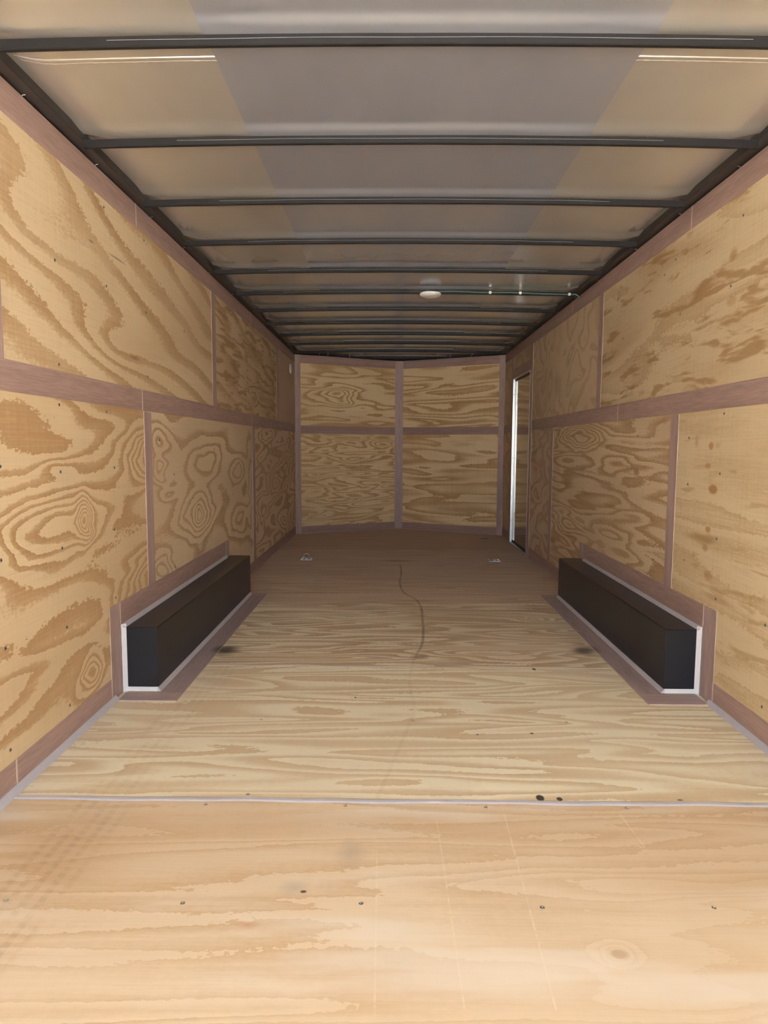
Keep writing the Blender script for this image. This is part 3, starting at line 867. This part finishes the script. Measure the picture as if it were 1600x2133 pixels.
# ================================================================== CEILING
ceiling = empty('ceiling', (0, 0, ROOF))
tag(ceiling, 'metal trailer roof skin on dark cross bows', kind='structure')
bow_y = [BOW0 + BOWP * i for i in range(-2, 12)]


def roof_z(x, y, mid):
    z = -CROWN * (x / 1.2) ** 2
    # the skin is drawn down just before each bow
    ph = ((y - BOW0) / BOWP) % 1.0
    k0, k1, dz = (0.855, 0.935, 0.0100) if mid else (0.84, 0.96, 0.0080)
    if ph > k0:
        q = min(1.0, (ph - k0) / (k1 - k0))
        z -= dz * q * q * (3 - 2 * q)
    else:
        z -= dz * max(0.0, 1 - ph / 0.10) ** 2
    z += 0.0004 * math.sin(x * 5 + y * 2.3)
    if mid:
        z -= 0.0014
    else:
        q = min(1.0, max(0.0, (abs(x) - 1.08) / 0.13))       # skin lifts over the top of the rail
        z += 0.024 * q * q
    return z


def skin_mesh(x0, x1, y0, y1, nx, dy, mid, th=0.0012):
    bm = bmesh.new()
    ny = max(2, int(round((y1 - y0) / dy)))
    bot = [[bm.verts.new((x0 + (x1 - x0) * i / nx, y0 + (y1 - y0) * j / ny, 0)) for i in range(nx + 1)] for j in range(ny + 1)]
    for row in bot:
        for w in row:
            w.co.z = roof_z(w.co.x, w.co.y, mid)
    for j in range(ny):
        for i in range(nx):
            bm.faces.new((bot[j][i], bot[j + 1][i], bot[j + 1][i + 1], bot[j][i + 1]))
    ret = bmesh.ops.extrude_face_region(bm, geom=list(bm.faces))
    for e in ret['geom']:
        if isinstance(e, bmesh.types.BMVert):
            e.co.z += th
    bmesh.ops.recalc_face_normals(bm, faces=bm.faces)
    sharp = [e for e in bm.edges if len(e.link_faces) == 2 and e.calc_face_angle(0) > 0.6]
    bmesh.ops.split_edges(bm, edges=sharp)
    return bm


seam_y = [REAR, 0.905, 2.100, 3.293, 4.490, 5.685, 6.880, 8.075, COR + NOSE + 0.04]
for s in (-1, 1):
    for a, b in zip(seam_y, seam_y[1:]):
        xa, xb = sorted((s * 0.600, s * 1.30))
        obj('roof_sheet', skin_mesh(xa, xb, a, b, 10, 0.03, False), M['roof_side'], ceiling, smooth=True)
    for y in seam_y[1:-1]:
        # folded lap with a scalloped edge
        bm = bmesh.new()
        n = 80
        xa, xb = s * 0.609, s * 1.205
        rows = []
        for i in range(n + 1):
            x = xa + (xb - xa) * i / n
            z = roof_z(x, y, False)
            sc = 0.0010 * (0.5 + 0.5 * math.cos(i * math.pi * 0.5))
            rows.append([bm.verts.new((x, y + d, z + h)) for d, h in ((-0.016, 0.0002), (-0.0145, -0.0026), (-0.0085, -0.0030), (-0.007, -0.0008), (0.004, -0.0007), (0.0055, -0.0016 - sc), (0.0085, -0.0016 - sc), (0.0095, 0.0002))])
        for p, q in zip(rows, rows[1:]):
            for k in range(len(p) - 1):
                bm.faces.new((p[k], p[k + 1], q[k + 1], q[k]))
        obj('lap_seam', bm, M['roof_side'], ceiling)['label'] = 'folded lap seam with a scalloped edge'
obj('roof_sheet', skin_mesh(-0.611, 0.611, REAR, COR + NOSE + 0.04, 12, 0.0102, True), M['roof_mid'], ceiling, smooth=True)['label'] = 'wide grey centre sheet running the whole length'

BOWH, BOWW = 0.027, 0.018
bows = {}
for k, y in enumerate(bow_y):
    lim = 1.212
    if y > COR - 0.02:
        lim = max(0.2, W2 * (1 - (y - COR) / NOSE) - 0.03)
    bm = bmesh.new()
    n = 24
    rows = []
    for i in range(n + 1):
        x = -lim + 2 * lim * i / n
        z = -CROWN * (x / 1.2) ** 2 - 0.0114
        wob = 0.0012 * math.sin(x * 6 + k * 2.1)
        rows.append([bm.verts.new((x, y + d + wob * 0, z + h)) for d, h in ((-BOWW / 2, 0.0), (-BOWW / 2, -BOWH + 0.003), (-BOWW / 2 + 0.003, -BOWH), (BOWW / 2 - 0.003, -BOWH), (BOWW / 2, -BOWH + 0.003), (BOWW / 2, 0.0))])
    for p, q in zip(rows, rows[1:]):
        for j in range(6):
            bm.faces.new((p[j], p[(j + 1) % 6], q[(j + 1) % 6], q[j]))
    bm.faces.new(rows[0])
    bm.faces.new(rows[-1][::-1])
    bw = obj('roof_bow', bm, M['bow'], ceiling)
    bows[k] = bw
    # thin grey line about halfway up the rear face of the bow
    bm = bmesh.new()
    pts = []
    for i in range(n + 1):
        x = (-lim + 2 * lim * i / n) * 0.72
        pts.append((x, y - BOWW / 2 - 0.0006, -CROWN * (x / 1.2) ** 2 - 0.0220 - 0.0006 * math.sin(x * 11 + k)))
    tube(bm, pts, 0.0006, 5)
    obj('bow_line', bm, M['bead'], bw)

for s in (-1, 1):
    a, b = sorted((s * 1.214, s * 1.335))
    o = bx('roof_rail', (a, b, REAR, COR + 0.02, H + 0.008 - ROOF, 0.06), M['rail'], ceiling, bevel=0.003)
    a, b = sorted((s * 1.290, s * 1.335))
    bx('rail_backing', (a, b, REAR, COR + 0.02, H - 0.03 - ROOF, H + 0.007 - ROOF), M['black_frame'], ceiling)
    # staples and wire ends showing in the dark gap
    for k in range(11):
        y = 2.3 + k * 0.56 + random.uniform(-0.1, 0.1)
        bm = bmesh.new()
        tube(bm, [(s * 1.262, y, H - 0.002 - ROOF), (s * 1.258, y + 0.002, H + 0.006 - ROOF), (s * 1.25, y + 0.003, H + 0.007 - ROOF)], 0.0014, 5)
        obj('staple', bm, M['wire'], ceiling)

# ------------------------------------------------------------------ dome light and its cable
LY = BOW0 + 5 * BOWP - 0.004
lamp = tag(empty('dome_light', (0.178, LY, 2.137)), 'white round dome light hanging from a roof bow', 'ceiling light')
bm = bmesh.new()
lathe(bm, [(0.0, -0.002), (0.03, -0.0005), (0.055, 0.004), (0.070, 0.010), (0.0745, 0.0145)], 40)
lathe(bm, [(0.0745, 0.0145), (0.0, 0.0146)], 40)
obj('lens', bm, M['white_plastic'], lamp, smooth=True)
bm = bmesh.new()
lathe(bm, [(0.0, 0.0148), (0.0745, 0.0148), (0.0762, 0.017), (0.0762, 0.024), (0.0735, 0.0265), (0.0, 0.0265)], 40)
obj('rim', bm, M['white_plastic'], lamp)
bx('bracket', (-0.032, -0.012, -0.0135, -0.006, 0.0265, 0.050), M['black_frame'], lamp, bevel=0.001)
bx('bracket', (0.022, 0.034, -0.0135, -0.006, 0.0265, 0.034), M['black_frame'], lamp, bevel=0.001)
bm = bmesh.new()
lathe(bm, [(0.0, -0.0065), (0.003, -0.006), (0.0038, -0.003), (0.0036, -0.001), (0.0, 0.0)], 12)
obj('centre_knob', bm, M['white_plastic'], lamp)

cab = tag(empty('light_cable', (0.21, LY - 0.014, 2.172)), 'green cable clipped along a roof bow beside the dome light', 'cable')
bm = bmesh.new()
pts = []
for i in range(41):
    t = i / 40
    x = t * 0.965
    pts.append((x, 0.0, 0.003 * math.sin(t * 13) * (1 - t) - CROWN * (((x + 0.21) / 1.2) ** 2) + 0.002 * math.sin(t * 5)))
pts += [(0.995, -0.004, -0.012 - 0.004), (1.012, -0.008, -0.026), (1.024, -0.012, -0.044)]
tube(bm, pts, 0.0032, 8)
obj('cable_jacket', bm, M['green_cable'], cab, smooth=True)
for xc in (0.392, 0.606, 0.955):
    zc = -CROWN * (((xc + 0.21) / 1.2) ** 2)
    bx('cable_clip', (xc - 0.009, xc + 0.009, -0.005, 0.006, zc - 0.009, zc + 0.009), M['white_plastic'], cab, bevel=0.002)

# ================================================================== SIDE DOOR
DX = W2 + 0.024
door = empty('door_1', (DX, 7.24, 0))
tag(door, 'closed side door with glossy skin in a bright aluminium frame', kind='structure')


def dpart(nm, x0, x1, y0, y1, z0, z1, mt, parent=None, bev=0.0):
    return bx(nm, (x0 - DX, x1 - DX, y0 - 7.24, y1 - 7.24, z0, z1), mt, parent or door, bevel=bev)


panel = dpart('door_panel', DX - 0.004, DX + 0.03, 6.795, 7.685, 0.012, 1.812, M['door'])
dpart('jamb', W2 - 0.006, DX + 0.03, 7.690, 7.706, 0.0, 1.822, M['alu'], bev=0.001)['label'] = 'bright aluminium upright on the far side'
dpart('jamb_stop', W2 + 0.010, W2 + 0.015, 7.676, 7.690, 0.0, 1.815, M['alu'], bev=0.001)
dpart('jamb', W2 - 0.003, DX + 0.03, 6.774, 6.790, 0.0, 1.822, M['alu'], bev=0.001)
dpart('jamb_head', W2 - 0.003, DX + 0.03, 6.790, 7.690, 1.812, 1.822, M['alu'])
dpart('seal', DX - 0.010, DX - 0.005, 6.795, 7.680, 1.792, 1.811, M['rubber'])
dpart('seal', DX - 0.010, DX - 0.005, 6.795, 7.680, 0.010, 0.030, M['rubber'])
dpart('threshold', W2 - 0.012, W2 + 0.010, 6.792, 7.690, 0.0, 0.010, M['alu'], bev=0.002)
dpart('sill', W2 + 0.010, DX + 0.03, 6.792, 7.690, 0.0, 0.006, M['rubber'])
for z in (0.32, 1.54):
    for (dy, dz) in ((0.0, 0.0), (0.03, 0.02), (0.06, 0.0)):
        place(SCREW, 'screw', panel, (-0.0043, 7.55 - 7.24 + dy, z + dz), ROT_R)
for z in (0.25, 0.95, 1.65):
    place(SCREW, 'screw', door, (W2 + 0.008 - DX, 7.6895 - 7.24, z), (math.radians(90), 0, 0))

# ================================================================== SMALL THINGS
# white cover plate high on the left wall near the nose
pl = tag(empty('cover_plate', (-SH, 7.93, 1.90)), 'small white oval cover plate high on the left wall near the nose', 'cover plate')
bm = bmesh.new()
n = 28
for k_, (sc, xx) in enumerate(((1.0, 0.0), (1.0, 0.008), (0.86, 0.013))):
    ring = [bm.verts.new((xx, 0.055 * sc * math.cos(2 * math.pi * k / n), 0.05 + 0.055 * sc * math.sin(2 * math.pi * k / n))) for k in range(n)]
    if k_ == 0:
        bm.faces.new(ring)
    else:
        for k in range(n):
            bm.faces.new((prevr[k], prevr[(k + 1) % n], ring[(k + 1) % n], ring[k]))
    prevr = ring
bm.faces.new(prevr)
obj('plate', bm, M['white_plastic'], pl)
place(SCREW, 'screw', pl, (0.0132, 0.0, 0.05), ROT_L)


def d_ring(x, y, raised, label):
    r = tag(empty('tie_down_ring', (x, y, 0)), label, 'tie-down ring', 'steel tie-down rings in the floor')
    bm = bmesh.new()
    box(bm, -0.052, 0.052, -0.050, 0.050, 0.0003, 0.0035)
    obj('base_plate', bm, M['zinc'], r, bevel=0.001)
    # raised rim round the recess
    bm = bmesh.new()
    for d in ((-0.052, 0.052, -0.052, -0.044), (-0.052, 0.052, 0.044, 0.052), (-0.052, -0.044, -0.044, 0.044), (0.044, 0.052, -0.044, 0.044)):
        box(bm, d[0], d[1], d[2], d[3], 0.0035, 0.0095)
    obj('rim', bm, M['zinc'], r)
    bm = bmesh.new()
    box(bm, -0.038, 0.038, -0.038, 0.038, 0.0036, 0.0042)
    obj('recess', bm, M['rubber'], r)
    bm = bmesh.new()
    box(bm, -0.014, 0.014, -0.008, 0.008, 0.0042, 0.016)
    obj('hinge_strap', bm, M['zinc'], r, bevel=0.002)
    pts = []
    for k in range(29):
        a = math.radians(-52 + 284 * k / 28)
        px, pz = 0.027 * math.cos(a), 0.026 + 0.027 * math.sin(a)
        if raised:
            pts.append((px, -0.006 - pz * 0.12, 0.008 + pz * 0.95))
        else:
            pts.append((px, 0.004 - pz * 0.95 + 0.030, 0.0125 + 0.002 * math.sin(a)))
    bm = bmesh.new()
    tube(bm, pts, 0.0034, 8)
    obj('ring', bm, M['zinc'], r, smooth=True)
    for sx in (-0.046, 0.046):
        place(SCREW, 'bolt', r, (sx * 0.8, -0.03, 0.0045))
    return r


d_ring(-0.893, 6.41, True, 'steel tie-down with its ring raised, on the floor left of the middle')
d_ring(0.884, 6.40, False, 'steel tie-down with its ring folded flat, on the floor near the side door')
